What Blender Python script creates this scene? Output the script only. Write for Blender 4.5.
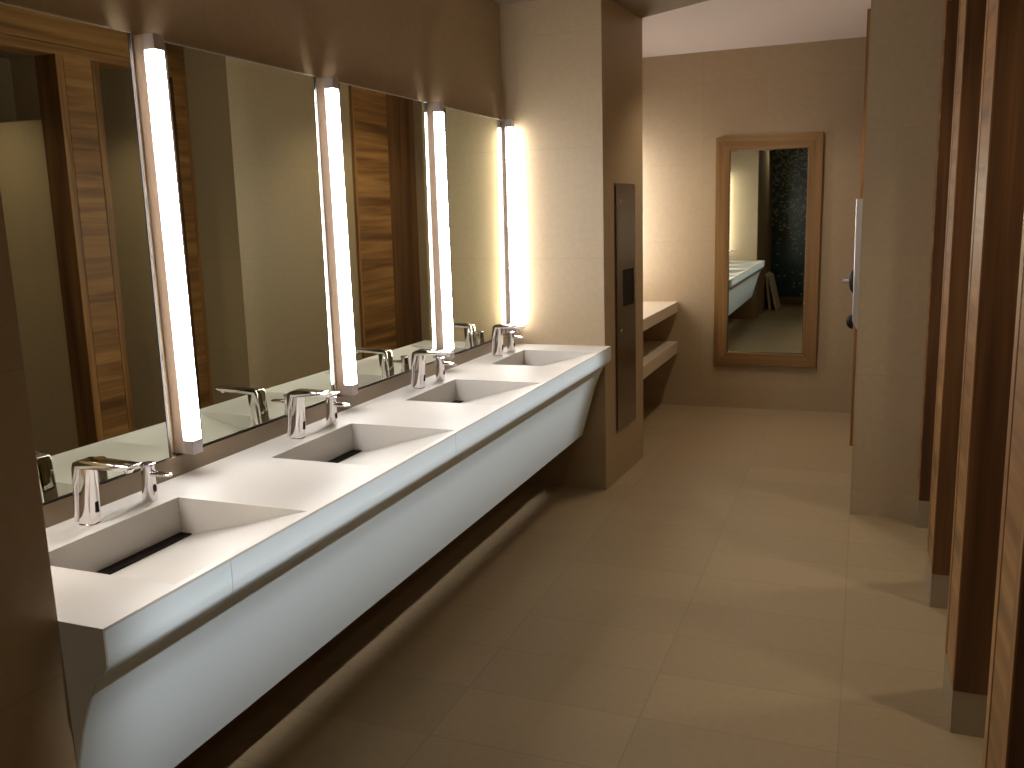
import bpy, bmesh, math, random
from mathutils import Vector, Matrix
for o in list(bpy.data.objects): bpy.data.objects.remove(o)
SC = bpy.context.scene
COL = SC.collection
R = math.radians

# ------------------------------------------------------------------ camera
def cam_setup():
    yaw, pitch, roll, f = R(21.49410126), R(10.6771458), R(1.74539095), 893.655
    cy, sy, cp, sp = math.cos(yaw), math.sin(yaw), math.cos(pitch), math.sin(pitch)
    fw = Vector((-sy*cp, cy*cp, -sp)); rt = Vector((cy, sy, 0)); dn = fw.cross(rt)
    cr, sr = math.cos(roll), math.sin(roll)
    r2 = cr*rt + sr*dn; d2 = -sr*rt + cr*dn
    m = Matrix((r2, -d2, -fw)).transposed().to_4x4()
    m.translation = Vector((0, 0, 1.58))
    cd = bpy.data.cameras.new('camera'); co = bpy.data.objects.new('camera', cd)
    cd.sensor_width = 36; cd.sensor_fit = 'HORIZONTAL'; cd.lens = f*36/1024
    cd.clip_start = .02; cd.clip_end = 100
    co.matrix_world = m; COL.objects.link(co); SC.camera = co
cam_setup()

# ------------------------------------------------------------------ world, exposure, ceiling lights and added fill
w = bpy.data.worlds.new('world'); SC.world = w; w.use_nodes = True
w.node_tree.nodes['Background'].inputs[0].default_value = (1, .86, .68, 1)
w.node_tree.nodes['Background'].inputs[1].default_value = .01
SC.view_settings.view_transform = 'Standard'; SC.view_settings.look = 'None'
SC.view_settings.gamma = 1; SC.view_settings.use_curve_mapping = False
SC.view_settings.exposure = 0.0
LAMP_E = 29.0
WARM = (1, .86, .66)
def downlight(x, y, z, p, cone=120, blend=.6, col=WARM, r=.05, aim=None):
    ld = bpy.data.lights.new('downlight', 'SPOT'); ld.energy = p; ld.color = col
    ld.spot_size = R(cone); ld.spot_blend = blend; ld.shadow_soft_size = r
    o = bpy.data.objects.new('downlight', ld); o.location = (x, y, z); COL.objects.link(o)
    if aim: o.rotation_euler = (Vector(aim)-Vector((x, y, z))).to_track_quat('-Z', 'Y').to_euler()
for x, y, p in ((-.45, 2.4, 5), (-.45, 3.5, 5), (-.68, 5.75, 26)): downlight(x, y, 2.68, p)
downlight(-.65, 6.45, 2.73, 20)
for y in (2.44, 3.36, 4.25): downlight(.85, y, 2.6, 36, 105, 1)
def apron_fill(x, y0, y1, z, p, spread, tx, tz):
    """unseen fill strip added at the ceiling to brighten the counter front"""
    ld = bpy.data.lights.new('apron_fill', 'AREA'); ld.shape = 'RECTANGLE'; ld.size = .03; ld.size_y = y1-y0
    ld.energy = p; ld.color = (1, .97, .94); ld.spread = R(spread)
    o = bpy.data.objects.new('apron_fill', ld); COL.objects.link(o)
    d = Vector((tx-x, 0, tz-z)).normalized()
    m = Matrix((d.cross(Vector((0, 1, 0))) * -1, Vector((0, 1, 0)), -d)).transposed()
    o.matrix_world = Matrix.Translation((x, (y0+y1)/2, z)) @ m.to_4x4()
apron_fill(.16, 1.22, 4.60, 2.66, 2.25, 8, -1.36, .64)
downlight(-1.18, -.35, 2.62, 16, 100, .7, aim=(-1.25, .9, .7))  # unseen lamp added behind the camera to brighten the counter end panel

# ------------------------------------------------------------------ materials
MATS = {}
def new_mat(n):
    m = bpy.data.materials.new(n); m.use_nodes = True
    nt = m.node_tree; b = nt.nodes['Principled BSDF']
    return m, nt, b
def nd(nt, t, **k):
    n = nt.nodes.new(t)
    for a, v in k.items(): setattr(n, a, v)
    return n
def plain(n, c, rough=.5, metal=0, spec=.5):
    m, nt, b = new_mat(n)
    b.inputs['Base Color'].default_value = (*c, 1); b.inputs['Roughness'].default_value = rough
    b.inputs['Metallic'].default_value = metal; b.inputs['Specular IOR Level'].default_value = spec
    MATS[n] = m; return m
def math_(nt, op, a, b=None, c=None):
    n = nd(nt, 'ShaderNodeMath', operation=op)
    for i, v in enumerate((a, b, c)):
        if v is None: continue
        if isinstance(v, (int, float)): n.inputs[i].default_value = v
        else: nt.links.new(v, n.inputs[i])
    return n.outputs[0]
def joint(nt, coord, off, pitch, width):
    """1 on a joint line, else 0"""
    t = math_(nt, 'SUBTRACT', coord, off - pitch*.5 - pitch*40)
    t = math_(nt, 'MODULO', t, pitch)
    t = math_(nt, 'SUBTRACT', t, pitch*.5)
    t = math_(nt, 'ABSOLUTE', t)
    return math_(nt, 'LESS_THAN', t, width*.5)
def mottled(nt, scale, c0, c1, pos):
    n = nd(nt, 'ShaderNodeTexNoise'); n.inputs['Scale'].default_value = scale; n.inputs['Detail'].default_value = 5
    nt.links.new(pos, n.inputs['Vector'])
    r = nd(nt, 'ShaderNodeValToRGB'); nt.links.new(n.outputs['Fac'], r.inputs[0])
    r.color_ramp.elements[0].position = .35; r.color_ramp.elements[1].position = .65
    r.color_ramp.elements[0].color = (*c0, 1); r.color_ramp.elements[1].color = (*c1, 1)
    return r.outputs[0]
def tile_mat(n, c, var, jc, kind, rough, px=(0, 1), pz=(0, 1), jw=.003):
    m, nt, b = new_mat(n)
    g = nd(nt, 'ShaderNodeNewGeometry'); s = nd(nt, 'ShaderNodeSeparateXYZ')
    nt.links.new(g.outputs['Position'], s.inputs[0])
    if kind == 'floor':
        h, v = s.outputs[0], s.outputs[1]
    else:
        sn = nd(nt, 'ShaderNodeSeparateXYZ'); nt.links.new(g.outputs['True Normal'], sn.inputs[0])
        ax = math_(nt, 'GREATER_THAN', math_(nt, 'ABSOLUTE', sn.outputs[0]), .5)
        mx = nd(nt, 'ShaderNodeMix'); nt.links.new(ax, mx.inputs[0]); nt.links.new(s.outputs[0], mx.inputs[2]); nt.links.new(s.outputs[1], mx.inputs[3])
        h, v = mx.outputs[0], s.outputs[2]
    j = math_(nt, 'MAXIMUM', joint(nt, h, px[0], px[1], jw), joint(nt, v, pz[0], pz[1], jw))
    # each tile a slightly different tone
    ih = math_(nt, 'FLOOR', math_(nt, 'DIVIDE', math_(nt, 'SUBTRACT', h, px[0]-px[1]*40), px[1]))
    iv = math_(nt, 'FLOOR', math_(nt, 'DIVIDE', math_(nt, 'SUBTRACT', v, pz[0]-pz[1]*40), pz[1]))
    cb = nd(nt, 'ShaderNodeCombineXYZ'); nt.links.new(ih, cb.inputs[0]); nt.links.new(iv, cb.inputs[1])
    wn = nd(nt, 'ShaderNodeTexWhiteNoise'); nt.links.new(cb.outputs[0], wn.inputs['Vector'])
    tone = math_(nt, 'MULTIPLY_ADD', wn.outputs['Value'], var, 1-var*.5)
    base = mottled(nt, 38, tuple(x*.97 for x in c), tuple(min(1, x*1.03) for x in c), g.outputs['Position'])
    mul = nd(nt, 'ShaderNodeVectorMath', operation='SCALE'); nt.links.new(base, mul.inputs[0]); nt.links.new(tone, mul.inputs['Scale'])
    mix = nd(nt, 'ShaderNodeMix', data_type='RGBA'); nt.links.new(j, mix.inputs[0])
    nt.links.new(mul.outputs[0], mix.inputs[6]); mix.inputs[7].default_value = (*jc, 1)
    nt.links.new(mix.outputs[2], b.inputs['Base Color'])
    b.inputs['Roughness'].default_value = rough
    MATS[n] = m
def wood_mat(n, axis, dark, mid, light, rough=.42, fine=1.0):
    """straight grained veneer; axis = direction of the grain"""
    m, nt, b = new_mat(n)
    g = nd(nt, 'ShaderNodeNewGeometry'); mp = nd(nt, 'ShaderNodeMapping')
    sc = [17*fine]*3; sc['XYZ'.index(axis)] = .9
    mp.inputs['Scale'].default_value = sc; nt.links.new(g.outputs['Position'], mp.inputs[0])
    n1 = nd(nt, 'ShaderNodeTexNoise'); n1.inputs['Scale'].default_value = 1; n1.inputs['Detail'].default_value = 4; n1.inputs['Distortion'].default_value = .5
    nt.links.new(mp.outputs[0], n1.inputs['Vector'])
    r = nd(nt, 'ShaderNodeValToRGB'); nt.links.new(n1.outputs['Fac'], r.inputs[0])
    e = r.color_ramp.elements; e[0].position = .3; e[0].color = (*dark, 1); e[1].position = .7; e[1].color = (*light, 1)
    k = e.new(.5); k.color = (*mid, 1)
    mp2 = nd(nt, 'ShaderNodeMapping'); sc2 = [160*fine]*3; sc2['XYZ'.index(axis)] = 3
    mp2.inputs['Scale'].default_value = sc2; nt.links.new(g.outputs['Position'], mp2.inputs[0])
    n2 = nd(nt, 'ShaderNodeTexNoise'); n2.inputs['Scale'].default_value = 1; n2.inputs['Detail'].default_value = 2
    nt.links.new(mp2.outputs[0], n2.inputs['Vector'])
    t = math_(nt, 'MULTIPLY_ADD', n2.outputs['Fac'], .6, .7)
    mul = nd(nt, 'ShaderNodeVectorMath', operation='SCALE'); nt.links.new(r.outputs[0], mul.inputs[0]); nt.links.new(t, mul.inputs['Scale'])
    nt.links.new(mul.outputs[0], b.inputs['Base Color']); b.inputs['Roughness'].default_value = rough
    MATS[n] = m
WALL = (.40, .302, .185); FLOOR = (.35, .26, .15)
tile_mat('wall_tile', WALL, .05, (.355, .266, .16), 'wall', .45, (-1.19, 1.186), (.138, .5985), .0035)
tile_mat('floor_tile', FLOOR, .09, (.27, .205, .125), 'floor', .55, (-1.197, .5935), (2.25, .2985), .004)
plain('splash_panel', (.25, .185, .115), .4)
plain('skirting_tile', (.29, .225, .14), .45)
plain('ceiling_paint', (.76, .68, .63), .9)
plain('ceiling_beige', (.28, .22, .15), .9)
plain('solid_surface', (.63, .605, .57), .5, 0, .3)
plain('end_surface', (.40, .33, .23), .4)
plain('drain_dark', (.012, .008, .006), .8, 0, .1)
plain('chrome', (.83, .80, .80), .07, 1)
plain('chrome_lilac', (.60, .54, .68), .15, 1)
plain('satin_metal', (.52, .47, .48), .35, .7)
plain('shelf_surface', (.62, .52, .40), .45)
plain('steel', (.27, .215, .175), .24, 1)
plain('bright_steel', (.72, .70, .69), .3, 1)
plain('black', (.008, .008, .008), .55, 0, .2)
plain('edge_and_gap_shade', (.03, .022, .018), .4)
plain('mirror_glass', (.58, .60, .50), .0, 1)
plain('white_board', (.86, .82, .72), .6)
plain('grey_plastic', (.35, .35, .36), .4)
W_D, W_M, W_L = (.105, .043, .010), (.25, .116, .031), (.37, .190, .060)
wood_mat('wood_vertical', 'Z', W_D, W_M, W_L)
wood_mat('wood_along', 'Y', W_D, W_M, W_L)
wood_mat('wood_across', 'X', W_D, W_M, W_L)
D_D, D_M, D_L = (.060, .023, .007), (.115, .048, .015), (.165, .074, .025)
wood_mat('wood_dark', 'Z', D_D, D_M, D_L)  # on the pilaster jambs this darker colour paints in their shade
O_D, O_M, O_L = (.14, .070, .020), (.205, .108, .033), (.26, .145, .048)
wood_mat('oak_vertical', 'Z', O_D, O_M, O_L, .4, 1.6)
wood_mat('oak_across', 'X', O_D, O_M, O_L, .4, 1.6)

def fascia_mat():
    m, nt, b = new_mat('apron_white')
    g = nd(nt, 'ShaderNodeNewGeometry'); s = nd(nt, 'ShaderNodeSeparateXYZ'); nt.links.new(g.outputs['Position'], s.inputs[0])
    j = joint(nt, s.outputs[1], 1.533, 1.205, .003)
    j = math_(nt, 'MULTIPLY', j, math_(nt, 'GREATER_THAN', s.outputs[2], .735))
    mix = nd(nt, 'ShaderNodeMix', data_type='RGBA'); nt.links.new(j, mix.inputs[0])
    mix.inputs[6].default_value = (.77, .90, .98, 1); mix.inputs[7].default_value = (.5, .58, .62, 1)
    nt.links.new(mix.outputs[2], b.inputs['Base Color']); b.inputs['Roughness'].default_value = .38
    MATS['apron_white'] = m
fascia_mat()
def mosaic_mat():
    m, nt, b = new_mat('mosaic')
    g = nd(nt, 'ShaderNodeNewGeometry'); s = nd(nt, 'ShaderNodeSeparateXYZ'); nt.links.new(g.outputs['Position'], s.inputs[0])
    P = .03
    ih = math_(nt, 'FLOOR', math_(nt, 'DIVIDE', s.outputs[0], P)); iv = math_(nt, 'FLOOR', math_(nt, 'DIVIDE', s.outputs[2], P))
    cb = nd(nt, 'ShaderNodeCombineXYZ'); nt.links.new(ih, cb.inputs[0]); nt.links.new(iv, cb.inputs[1])
    wn = nd(nt, 'ShaderNodeTexWhiteNoise'); nt.links.new(cb.outputs[0], wn.inputs['Vector'])
    # the mosaic itself holds more pale pieces towards its top
    share = nd(nt, 'ShaderNodeMapRange'); nt.links.new(s.outputs[2], share.inputs[0])
    share.inputs[1].default_value = .9; share.inputs[2].default_value = 2.6; share.inputs[3].default_value = .03; share.inputs[4].default_value = .55
    pale = math_(nt, 'LESS_THAN', wn.outputs['Value'], share.outputs[0])
    r = nd(nt, 'ShaderNodeValToRGB'); nt.links.new(wn.outputs['Color'], r.inputs[0])
    r.color_ramp.elements[0].color = (.02, .065, .085, 1); r.color_ramp.elements[1].color = (.06, .19, .27, 1)
    mx = nd(nt, 'ShaderNodeMix', data_type='RGBA'); nt.links.new(pale, mx.inputs[0]); nt.links.new(r.outputs[0], mx.inputs[6]); mx.inputs[7].default_value = (.50, .58, .46, 1)
    j = math_(nt, 'MAXIMUM', joint(nt, s.outputs[0], 0, P, .005), joint(nt, s.outputs[2], 0, P, .005))
    m2 = nd(nt, 'ShaderNodeMix', data_type='RGBA'); nt.links.new(j, m2.inputs[0]); nt.links.new(mx.outputs[2], m2.inputs[6]); m2.inputs[7].default_value = (.02, .025, .025, 1)
    nt.links.new(m2.outputs[2], b.inputs['Base Color']); b.inputs['Roughness'].default_value = .25
    MATS['mosaic'] = m
mosaic_mat()
def glow_mat():
    m = bpy.data.materials.new('lamp_glow'); m.use_nodes = True; nt = m.node_tree; nt.nodes.clear()
    e = nd(nt, 'ShaderNodeEmission'); e.inputs[0].default_value = (1, .96, .93, 1); e.inputs[1].default_value = LAMP_E
    o = nd(nt, 'ShaderNodeOutputMaterial'); nt.links.new(e.outputs[0], o.inputs[0]); MATS['lamp_glow'] = m
glow_mat()

# ------------------------------------------------------------------ mesh helpers
class MB:
    def __init__(s): s.bm = bmesh.new()
    def box(s, x0, x1, y0, y1, z0, z1, bev=0, seg=2):
        b = bmesh.new(); bmesh.ops.create_cube(b, size=1)
        for v in b.verts: v.co = Vector(((x0+x1)/2 + v.co.x*(x1-x0), (y0+y1)/2 + v.co.y*(y1-y0), (z0+z1)/2 + v.co.z*(z1-z0)))
        if bev: bmesh.ops.bevel(b, geom=b.edges[:], offset=bev, segments=seg, affect='EDGES', profile=.5)
        return s.join(b)
    def join(s, b):
        me = bpy.data.meshes.new('t'); b.to_mesh(me); b.free(); s.bm.from_mesh(me); bpy.data.meshes.remove(me); return s
    def prism(s, pts, axis, a0, a1, bev=0):
        """extrude a 2D outline (in the two other axes, in order) along axis"""
        b = bmesh.new()
        def P(p, a):
            return Vector({'X': (a, p[0], p[1]), 'Y': (p[0], a, p[1]), 'Z': (p[0], p[1], a)}[axis])
        v0 = [b.verts.new(P(p, a0)) for p in pts]; v1 = [b.verts.new(P(p, a1)) for p in pts]
        n = len(pts)
        for i in range(n): b.faces.new((v0[i], v0[(i+1) % n], v1[(i+1) % n], v1[i]))
        b.faces.new(v0[::-1]); b.faces.new(v1)
        bmesh.ops.recalc_face_normals(b, faces=b.faces[:])
        if bev: bmesh.ops.bevel(b, geom=b.edges[:], offset=bev, segments=2, affect='EDGES', profile=.5)
        return s.join(b)
    def loft(s, rings, cap=True):
        b = bmesh.new(); vs = [[b.verts.new(p) for p in r] for r in rings]; n = len(rings[0])
        for a, c in zip(vs, vs[1:]):
            for i in range(n): b.faces.new((a[i], a[(i+1) % n], c[(i+1) % n], c[i]))
        if cap: b.faces.new(vs[0][::-1]); b.faces.new(vs[-1])
        bmesh.ops.recalc_face_normals(b, faces=b.faces[:])
        return s.join(b)
    def build(s, name, mat, parent=None, smooth=False, angle=40, loc=None):
        me = bpy.data.meshes.new(name); s.bm.to_mesh(me); s.bm.free()
        me.materials.append(MATS[mat])
        o = bpy.data.objects.new(name, me); COL.objects.link(o)
        if smooth:
            for p in me.polygons: p.use_smooth = True
            me.set_sharp_from_angle(angle=R(angle))
        if parent: o.parent = parent
        if loc: o.location = loc
        return o
def ring(cx, cy, z, rx, ry, n=28, p=2.0, tx=0, tz=0):
    out = []
    for i in range(n):
        a = 2*math.pi*i/n; c, q = math.cos(a), math.sin(a)
        x = math.copysign(abs(c)**(2/p), c)*rx; y = math.copysign(abs(q)**(2/p), q)*ry
        out.append(Vector((cx+x, cy+y, z + tx*x)))
    return out
def ringx(x, cy, cz, ry, rz, n=24, p=2.0):
    out = []
    for i in range(n):
        a = 2*math.pi*i/n; c, q = math.cos(a), math.sin(a)
        out.append(Vector((x, cy + math.copysign(abs(c)**(2/p), c)*ry, cz + math.copysign(abs(q)**(2/p), q)*rz)))
    return out
def thing(name, label, cat, loc=(0, 0, 0), rotz=0, group=None):
    o = bpy.data.objects.new(name, None); COL.objects.link(o); o.empty_display_size = .05
    o.location = loc; o.rotation_euler = (0, 0, rotz); tag(o, label, cat, group); return o
def tag(o, label, cat, group=None):
    o['label'] = label; o['category'] = cat
    if group: o['group'] = group
    return o
def struct(o): o['kind'] = 'structure'; return o
def dup(root, loc, label, group=None):
    r = root.copy(); COL.objects.link(r); r.location = loc; r['label'] = label
    if group: r['group'] = group
    for ch in list(root.children):
        c = ch.copy(); COL.objects.link(c); c.parent = r
        for g in ch.children:
            d = g.copy(); COL.objects.link(d); d.parent = c
    return r

# ------------------------------------------------------------------ the room
XL = -1.904          # left wall
XW = -1.882          # face of the basin mirrors and of the splashback
XP = .303            # front plane of the stall pilasters
YE = 7.224           # end wall
YB = 4.82            # front of the tiled pier
CTOP = .844
struct(MB().box(-2.05, 2.1, -1.2, 7.4, -.12, 0).build('floor', 'floor_tile'))
struct(MB().box(-2.05, XL, -1.2, 7.4, 0, 2.95).build('wall_left', 'wall_tile'))
struct(MB().box(XL, 2.1, YE, YE+.15, 0, 2.95).build('wall_back', 'wall_tile'))
struct(MB().prism([(XL, YB), (-1.331, YB), (-1.2874, 5.58), (XL, 5.58)], 'Z', 0, 2.95).build('wall_pier', 'wall_tile'))
struct(MB().box(XL, -1.407, -1.0, 1.166, 0, 2.95).build('wall_near', 'wall_tile'))
struct(MB().box(-.010, 2.1, 4.767, YE, 0, 2.95).build('wall_column', 'wall_tile'))
struct(MB().box(1.95, 2.1, -1.2, 4.767, 0, 2.95).build('wall_right', 'wall_tile'))
struct(MB().box(XP, 1.95, -1.0, 1.0, 0, 2.95).build('wall_side', 'wall_tile'))
struct(MB().box(XL, 2.1, -1.2, -1.0, .12, 2.95).build('wall_behind', 'mosaic'))
struct(MB().box(XL, 2.1, -1.2, -.99, 0, .12).build('baseboard_behind', 'skirting_tile'))
struct(MB().box(XL, XW, 1.166, YB, CTOP, .903).build('trim_1', 'splash_panel'))
# lower ceiling over the basins with a slanted edge from the pier to the column, higher ceiling beyond
near = [(-2.05, -1.2), (2.1, -1.2), (2.1, 4.772), (-.005, 4.772), (-1.300, 5.56), (-2.05, 5.56)]
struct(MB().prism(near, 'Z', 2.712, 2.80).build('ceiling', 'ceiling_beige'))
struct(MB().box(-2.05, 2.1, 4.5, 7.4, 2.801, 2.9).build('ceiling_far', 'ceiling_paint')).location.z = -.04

# ------------------------------------------------------------------ vanity counter with four ramp basins
cnt = thing('vanity_counter', 'long white wall-hung washbasin counter with four sunken ramp basins', 'counter', (0, 0, 0))
XF = -1.295; Y0, Y1 = 1.166, YB
BX0, BX1 = -1.735, -1.312                      # basin back and front
BAS = [(1.375 + .912*k, 1.864 + .912*k) for k in range(4)]
BD = .103
top = MB(); T = .022
top.box(XW, BX0, Y0+.004, Y1, CTOP-T, CTOP)
ys = [Y0+.004] + [v for b in BAS for v in b] + [Y1]
for i in range(0, len(ys), 2): top.box(BX0, BX1, ys[i], ys[i+1], CTOP-T, CTOP)
top.box(BX1, XF, Y0+.004, Y1, CTOP-.006, CTOP)
top.build('countertop', 'solid_surface', cnt)
def basin(y0, y1):
    z1 = CTOP; zb = CTOP-BD; xs = BX0+.044        # slot strip then ramp
    b = bmesh.new(); V = lambda *p: b.verts.new(p)
    A, B, C_, D = V(BX0, y0, z1), V(BX0, y1, z1), V(BX0-.001, y1+.003, zb), V(BX0-.001, y0+.012, zb)
    E, F_ = V(xs, y1+.002, zb), V(xs, y0+.006, zb)
    G, H = V(BX1, y1, z1), V(BX1, y0, z1)
    for f in ((A, B, C_, D), (C_, E, F_, D), (E, G, H, F_), (B, G, E, C_), (A, D, F_, H)): b.faces.new(f)
    bmesh.ops.recalc_face_normals(b, faces=b.faces[:])
    if b.faces[:][0].normal.x < 0: bmesh.ops.reverse_faces(b, faces=b.faces[:])
    mb = MB(); mb.join(b); o = mb.build('basin', 'solid_surface', cnt)
    m = o.modifiers.new('shell', 'SOLIDIFY'); m.thickness = .012; m.offset = -1
    MB().box(BX0+.000, BX0+.041, y0+.014, y1-.004, zb+.0005, zb+.004, .001).build('drain_slot', 'drain_dark', o)
for b in BAS: basin(*b)
ZT = CTOP-.006
prof = [(XF, ZT), (XF, .790), (XF-.001, .768), (XF-.007, .754), (XF-.020, .742), (XF-.036, .728), (XF-.046, .706), (XF-.064, .668), (XF-.086, .61), (XF-.165, .330)]
inn = [(x-.02, z) for x, z in prof[:-1]] + [(XF-.185, .330)]
inn[0] = (XF-.016, ZT)
MB().prism([(XF, ZT), (XF, .790), (XF-.001, .768), (XF-.007, .754), (XF-.020, .742), (XF-.036, .728), (XF-.056, .728), (XF-.02, .79), (XF-.016, ZT)], 'Y', 4.785, Y1).build('fascia_return', 'apron_white', cnt)
fo = MB(); fo.prism(prof + inn[::-1], 'Y', Y0+.004, 4.785); fo.build('apron', 'apron_white', cnt, True, 50)
endp = [(XW, CTOP), (XF, CTOP)] + [(x-.001, z) for x, z in prof] + [(XF-.185, .33), (-1.60, .33), (-1.60, .52), (XW, .52)]
MB().prism(endp, 'Y', Y0, Y0+.004).build('end_panel', 'solid_surface', cnt)
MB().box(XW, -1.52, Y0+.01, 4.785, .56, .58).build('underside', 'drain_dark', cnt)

# ------------------------------------------------------------------ taps and soap dispensers
def make_tap():
    t = thing('basin_tap', 'chrome tap', 'tap', group='chrome taps along the counter')
    MB().loft([ring(0, 0, 0, .0275, .026), ring(0, 0, .003, .0275, .026), ring(0, 0, .005, .0265, .0238)]).build('base_ring', 'chrome', t, True)
    rings = [ring(.014*u, 0, .004+.148*u, .0262-.003*u, .0235-.003*u, 32, 2.4) for u in (0, .25, .5, .75, 1)]
    MB().loft(rings).build('body', 'chrome', t, True, 50)
    # folded spout: a shell up the back of the body bending over into a wedge that reaches over the basin
    out = [(-.0295, .006), (-.024, .090), (-.018, .150), (-.013, .163), (.004, .170), (.030, .1715), (.172, .167),
           (.162, .158), (.140, .152), (.060, .150), (.006, .148), (-.014, .10), (-.021, .006)]
    sp = MB(); sp.prism(out, 'Y', -.0220, .0220, .0022); sp.build('spout', 'chrome', t, True, 35)
    MB().loft([ring(.146, 0, .145, .010, .010, 20), ring(.146, 0, .1535, .0115, .0115, 20)]).build('aerator', 'chrome', t, True)
    MB().box(.0255, .0315, -.005, .005, .032, .060, .001).build('sensor_window', 'black', t)
    return t
def make_soap():
    t = thing('soap_dispenser', 'soap', 'soap dispenser', group='chrome soap dispensers along the counter')
    MB().loft([ring(0, 0, 0, .0205, .0205), ring(0, 0, .002, .0210, .0210), ring(.002, 0, .05, .0185, .0185), ring(.004, 0, .098, .0175, .0175)]).build('body', 'chrome', t, True, 50)
    MB().loft([ring(.004, 0, .098, .019, .019), ring(.004, 0, .1035, .020, .020), ring(.004, 0, .106, .017, .017)]).build('cap', 'chrome_lilac', t, True, 50)
    MB().loft([ringx(.010, 0, .078, .010, .009), ringx(.04, 0, .078, .011, .0075), ringx(.072, 0, .0775, .0105, .006), ringx(.082, 0, .077, .006, .0035)]).build('nozzle', 'chrome', t, True, 60)
    MB().loft([ringx(.0175, 0, .036, .0055, .011, 20), ringx(.0225, 0, .036, .0055, .011, 20)]).build('sensor_window', 'black', t, True)
    return t
tap_lab = ['nearest chrome tap, on the counter just left of the nearest vertical lamp', 'second chrome tap from the near end of the counter', 'third chrome tap from the near end of the counter', 'farthest chrome tap, at the counter end by the tiled pier']
soap_lab = ['nearest chrome soap dispenser, short post right of the nearest tap', 'second chrome soap dispenser from the near end, right of the second tap', 'third chrome soap dispenser from the near end, right of the third tap', 'farthest chrome soap dispenser, next to the tiled pier']
tap = make_tap(); soap = make_soap()
TY = [1.625, 2.535, 3.457, 4.385]; SY = [1.822, 2.735, 3.652, 4.552]
for k in range(4):
    if k == 0:
        tap.location = (-1.803, TY[0], CTOP); tap['label'] = tap_lab[0]; soap.location = (-1.792, SY[0], CTOP); soap['label'] = soap_lab[0]
    else:
        dup(tap, (-1.803, TY[k], CTOP), tap_lab[k]); dup(soap, (-1.792, SY[k], CTOP), soap_lab[k])

# ------------------------------------------------------------------ wall mirrors over the counter
MZ0, MZ1 = .909, 2.097
mlab = ['nearest wall mirror, beside the near wall, reflecting a wooden stall opening', 'second wall mirror from the near end, reflecting the tiled column',
        'third wall mirror from the near end, reflecting a dark wooden door', 'farthest and narrowest-looking wall mirror, next to the tiled pier']
for k, (a, b) in enumerate(((1.32, 2.005), (2.146, 2.905), (3.063, 3.803), (4.005, 4.709))):
    m = thing('wall_mirror', mlab[k], 'mirror', (XW-.003, a, MZ0), group='frameless mirrors over the counter')
    W_, H_ = b-a, MZ1-MZ0
    MB().box(-.015, .003, .003, W_-.007, .003, H_-.003).build('glass', 'mirror_glass', m)
    e = MB(); e.box(-.015, .0045, 0, W_, 0, .003); e.box(-.015, .0045, 0, .003, .003, H_-.003); e.box(-.015, .0045, W_-.007, W_, .003, H_-.003)  # bottom strip: dark colour put in for the shadow gap under the mirror
    e.build('edge', 'edge_and_gap_shade', m)
    MB().box(-.015, .006, 0, W_, H_-.003, H_).build('top_light_line', 'bright_steel', m)  # bright strip added to imitate the lit line along the mirror top
    m.rotation_euler = (0, .006, -.012 if k == 0 else -.003)        # hung very slightly out of true

# ------------------------------------------------------------------ vertical lamps between the mirrors
def make_lamp():
    t = thing('vertical_lamp', 'lamp', 'wall lamp', group='vertical lamps between the mirrors')
    W_, D = .040, .072; H_ = 1.192; c = .042
    MB().box(0, .037, 0, W_, 0, H_, .001).build('housing', 'satin_metal', t)
    MB().box(.0372, D, .0005, W_-.0005, c, H_-c, .003).build('diffuser', 'lamp_glow', t)
    for z0 in (0, H_-c): MB().box(.0372, D+.001, -.0005, W_+.0005, z0, z0+c, .001).build('end_cap', 'satin_metal', t)
    return t
llab = ['lit vertical lamp in the near corner beside the first mirror, seen only in reflection', 'nearest lit vertical lamp, between the first and second mirrors', 'lit vertical lamp between the second and third mirrors',
        'lit vertical lamp between the third and fourth mirrors', 'farthest lit vertical lamp, in the corner against the tiled pier']
lamp = make_lamp()
for k, y in enumerate((1.225, 2.053, 2.954, 3.859, 4.758)):
    if k == 0: lamp.location = (XL, y, .908); lamp['label'] = llab[0]
    else: dup(lamp, (XL, y, .908), llab[k])
for y, l in ((6.45, 'lit vertical lamp in the far alcove, just behind the tiled pier'), (6.99, 'lit vertical lamp in the far alcove, near the end wall')):
    dup(lamp, (XL, y, .94), l, 'vertical lamps in the alcove')

# ------------------------------------------------------------------ alcove shelves
for z0, z1, x, l in ((.772, .855, -1.379, 'upper pale thick shelf in the alcove left of the framed mirror'), (.437, .530, -1.381, 'lower pale thick shelf in the alcove, beneath the upper shelf')):
    tag(MB().box(XL, x, 5.58, YE, z0, z1, .002).build('alcove_shelf', 'shelf_surface'), l, 'shelf', 'alcove shelves')

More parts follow.
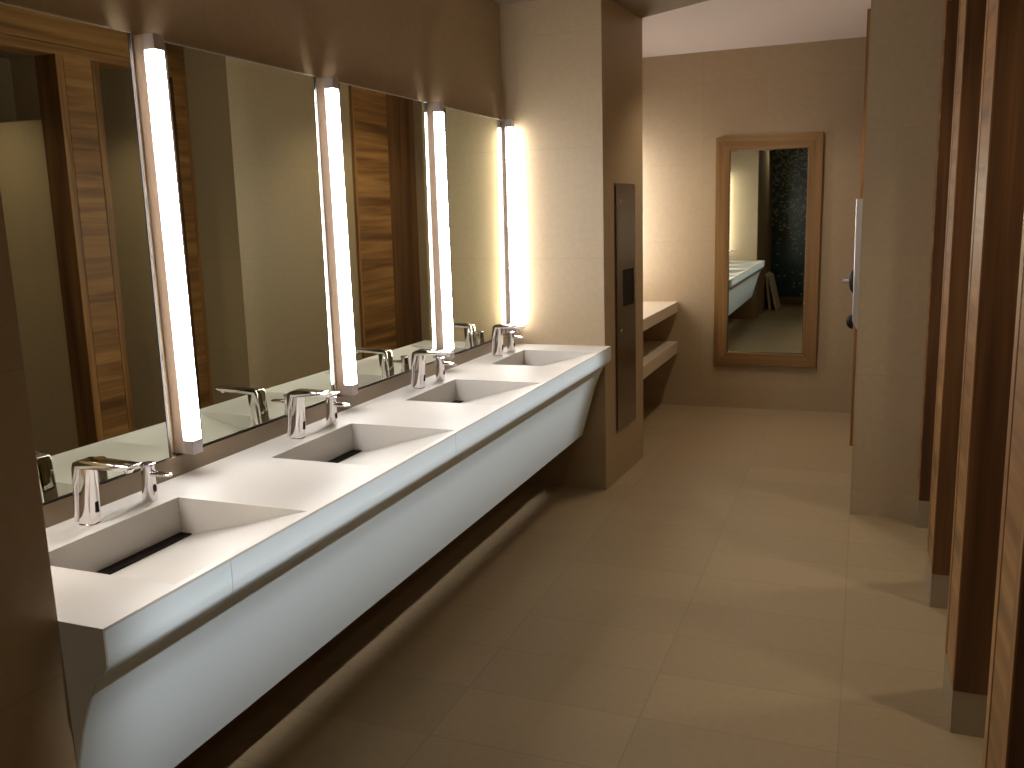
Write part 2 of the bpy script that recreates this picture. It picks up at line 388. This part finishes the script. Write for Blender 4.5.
# ------------------------------------------------------------------ steel unit let into the pier
def pier_unit():
    t = thing('towel_dispenser', 'tall recessed steel paper towel dispenser and bin in the pier side', 'dispenser', (-1.3195, 5.010, .295), R(-3.28))
    W_, H_ = .385, 1.448
    MB().box(0, .004, 0, W_, 0, H_, .001).build('frame', 'steel', t)
    u = MB(); x0, x1 = .0042, .010
    oy0, oy1, oz0, oz1 = .120, .338, .738, .952
    u.box(x0, x1, .012, W_-.012, oz1, H_-.012); u.box(x0, x1, .012, oy0, oz0, oz1); u.box(x0, x1, oy1, W_-.012, oz0, oz1); u.box(x0, x1, .012, W_-.012, .50, oz0)
    d = u.build('upper_door', 'steel', t)
    MB().box(x0, .0055, oy0, oy1, oz0, oz1).build('towel_slot', 'black', t)
    lo = MB(); lo.box(x0, x1, .012, W_-.012, .012, .492); lo = lo.build('bin_door', 'steel', t)
    for p, z in ((d, H_-.10), (d, .60)):
        MB().loft([ringx(.0100, .085, z, .009, .009, 18), ringx(.0125, .085, z, .008, .008, 18)]).build('lock', 'bright_steel', p, True)
pier_unit()

# ------------------------------------------------------------------ framed mirror on the end wall
def framed_mirror():
    x0, x1, z0, z1 = -1.085, -.302, .350, 2.118; fw = .104; y0 = YE
    t = thing('framed_mirror', 'tall oak-framed mirror hanging on the end wall', 'mirror', ((x0+x1)/2, y0, z0))
    W_, H_ = (x1-x0)/2, z1-z0
    def rail(pts, mat, n):
        mb = MB(); mb.prism(pts, 'Y', -.035, 0, .003); return mb.build(n, mat, t)
    rail([(-W_, 0), (W_, 0), (W_-fw, fw), (-W_+fw, fw)], 'oak_across', 'frame_rail')
    rail([(-W_, H_), (W_, H_), (W_-fw, H_-fw), (-W_+fw, H_-fw)], 'oak_across', 'frame_rail')
    rail([(-W_, 0), (-W_, H_), (-W_+fw, H_-fw), (-W_+fw, fw)], 'oak_vertical', 'frame_stile')
    rail([(W_, 0), (W_, H_), (W_-fw, H_-fw), (W_-fw, fw)], 'oak_vertical', 'frame_stile')
    a, b, c, d = -W_+fw, W_-fw, fw, H_-fw
    MB().box(a+.003, b-.003, -.016, 0, c+.003, d-.003).build('glass', 'mirror_glass', t)
    s = MB(); s.box(a, a+.006, -.024, -.016, c, d); s.box(b-.006, b, -.024, -.016, c, d); s.box(a, b, -.024, -.016, c, c+.006); s.box(a, b, -.024, -.016, d-.006, d)
    s.build('inner_slip', 'steel', t)
framed_mirror()

# ------------------------------------------------------------------ stall fronts on the right
HZ = 2.46
def pilaster(y0, y1, label, slim=False):
    t = thing('stall_pilaster', label, 'pilaster', (XP, y0, 0), group='wooden stall pilasters')
    W_, D = y1-y0, .15; st = .045
    MB().box(.012, D, .003, W_-.003, .14, HZ).build('core', 'wood_dark', t)
    if slim:
        MB().box(0, .011, 0, W_-.032, .1402, HZ, .001).build('face_panel', 'wood_along', t)
        MB().box(0, .03, W_-.029, W_, .1402, HZ, .0015).build('stile', 'wood_vertical', t)
        MB().box(.004, D+.001, -.0015, -.0002, .1402, HZ).build('jamb', 'wood_dark', t)
    else:
        MB().box(0, .030, 0, st, .1402, HZ, .0015).build('stile', 'wood_vertical', t)
        MB().box(0, .030, W_-st, W_, .1402, HZ, .0015).build('stile', 'wood_vertical', t)
        MB().box(.002, .011, st+.004, W_-st-.004, .1402, HZ).build('face_panel', 'wood_along', t)
        MB().box(.004, D+.001, -.0015, -.0002, .1402, HZ).build('jamb', 'wood_dark', t)
    MB().box(.001, D, .001, W_-.001, 0, .14).build('plinth', 'skirting_tile', t)
pilaster(1.832, 2.112, 'nearest wooden stall pilaster, at the right edge of the photo')
pilaster(2.762, 3.042, 'second wooden stall pilaster from the right edge, on a beige plinth')
pilaster(3.688, 3.968, 'third wooden stall pilaster from the right edge, on a beige plinth')
pilaster(4.646, 4.766, 'slim wooden stall pilaster against the beige tiled column', True)
hd = thing('stall_header', 'wooden header beam running above the stall openings', 'header', (XP, 1.0, HZ))
MB().box(.002, .13, 0, 3.766, .052, 2.712-HZ).build('face_panel', 'wood_along', hd)
MB().box(0, .15, 0, 3.766, 0, .048, .0015).build('bottom_rail', 'wood_along', hd)
for y, l in ((1.97, 'nearest beige tiled divider behind the stall pilasters'), (2.90, 'middle beige tiled divider behind the stall pilasters'), (3.83, 'beige tiled divider between stalls, seen in the nearest wall mirror')):
    tag(MB().box(XP+.152, 1.95, y-.04, y+.04, 0, 2.15).build('stall_divider', 'wall_tile'), l, 'divider', 'tiled stall dividers')

# ------------------------------------------------------------------ wooden door beyond the column, and the steel plate on it
d1 = bpy.data.objects.new('door_1', None); COL.objects.link(d1); d1.location = (-.010, 6.20, 0); struct(d1)
MB().box(-.022, 0, 0, .028, .0, 2.755, .001).build('stile', 'wood_vertical', d1)
MB().box(-.020, 0, .031, .54, .0, 2.755).build('door_panel', 'wood_along', d1)
MB().box(-.018, 0, .543, 1.02, .0, 2.755).build('side_panel', 'wood_dark', d1)
pl = thing('wall_plate', 'slim steel plate with two black knobs on the far edge of the beige column', 'wall fitting', (-.010, 5.74, .843))
MB().prism([(-.038, .772), (0, .772), (0, 0), (-.010, 0), (-.034, .05)], 'Y', 0, .16, .003).build('plate', 'bright_steel', pl)
def blob(z, rz, rx):
    mb = MB(); n = 9; rs = []
    for i in range(n+1):
        u = math.sin((i/n)*math.pi/2); rs.append(ringx(-.028-rx*u, .06, z, .045*math.sqrt(max(0, 1-u*u))+.004, rz*math.sqrt(max(0, 1-u*u))+.004))
    mb.loft(rs); return mb.build('knob', 'black', pl, True, 60)
kb = blob(.285, .07, .033); blob(.040, .042, .04)
MB().loft([ringx(-.062, .06, .285, .014, .012), ringx(-.092, .06, .285, .013, .011), ringx(-.096, .06, .285, .009, .008)]).build('button', 'grey_plastic', kb, True)

# ------------------------------------------------------------------ boards leaning behind (seen in the framed mirror)
for k, (x, ln, l) in enumerate(((-1.302, .12, 'inner white board leaning against the near wall, seen in the framed mirror'), (-1.205, .23, 'outer white board leaning on the inner one, seen in the framed mirror'))):
    o = MB().box(-.032, 0, -.62, 0, 0, .565-.01*k, .003).build('leaning_board', 'white_board'); o.location = (x, -.02, .004+.0*k); o.rotation_euler = (0, -ln, 0)
    tag(o, l, 'board', 'boards leaning by the near wall')
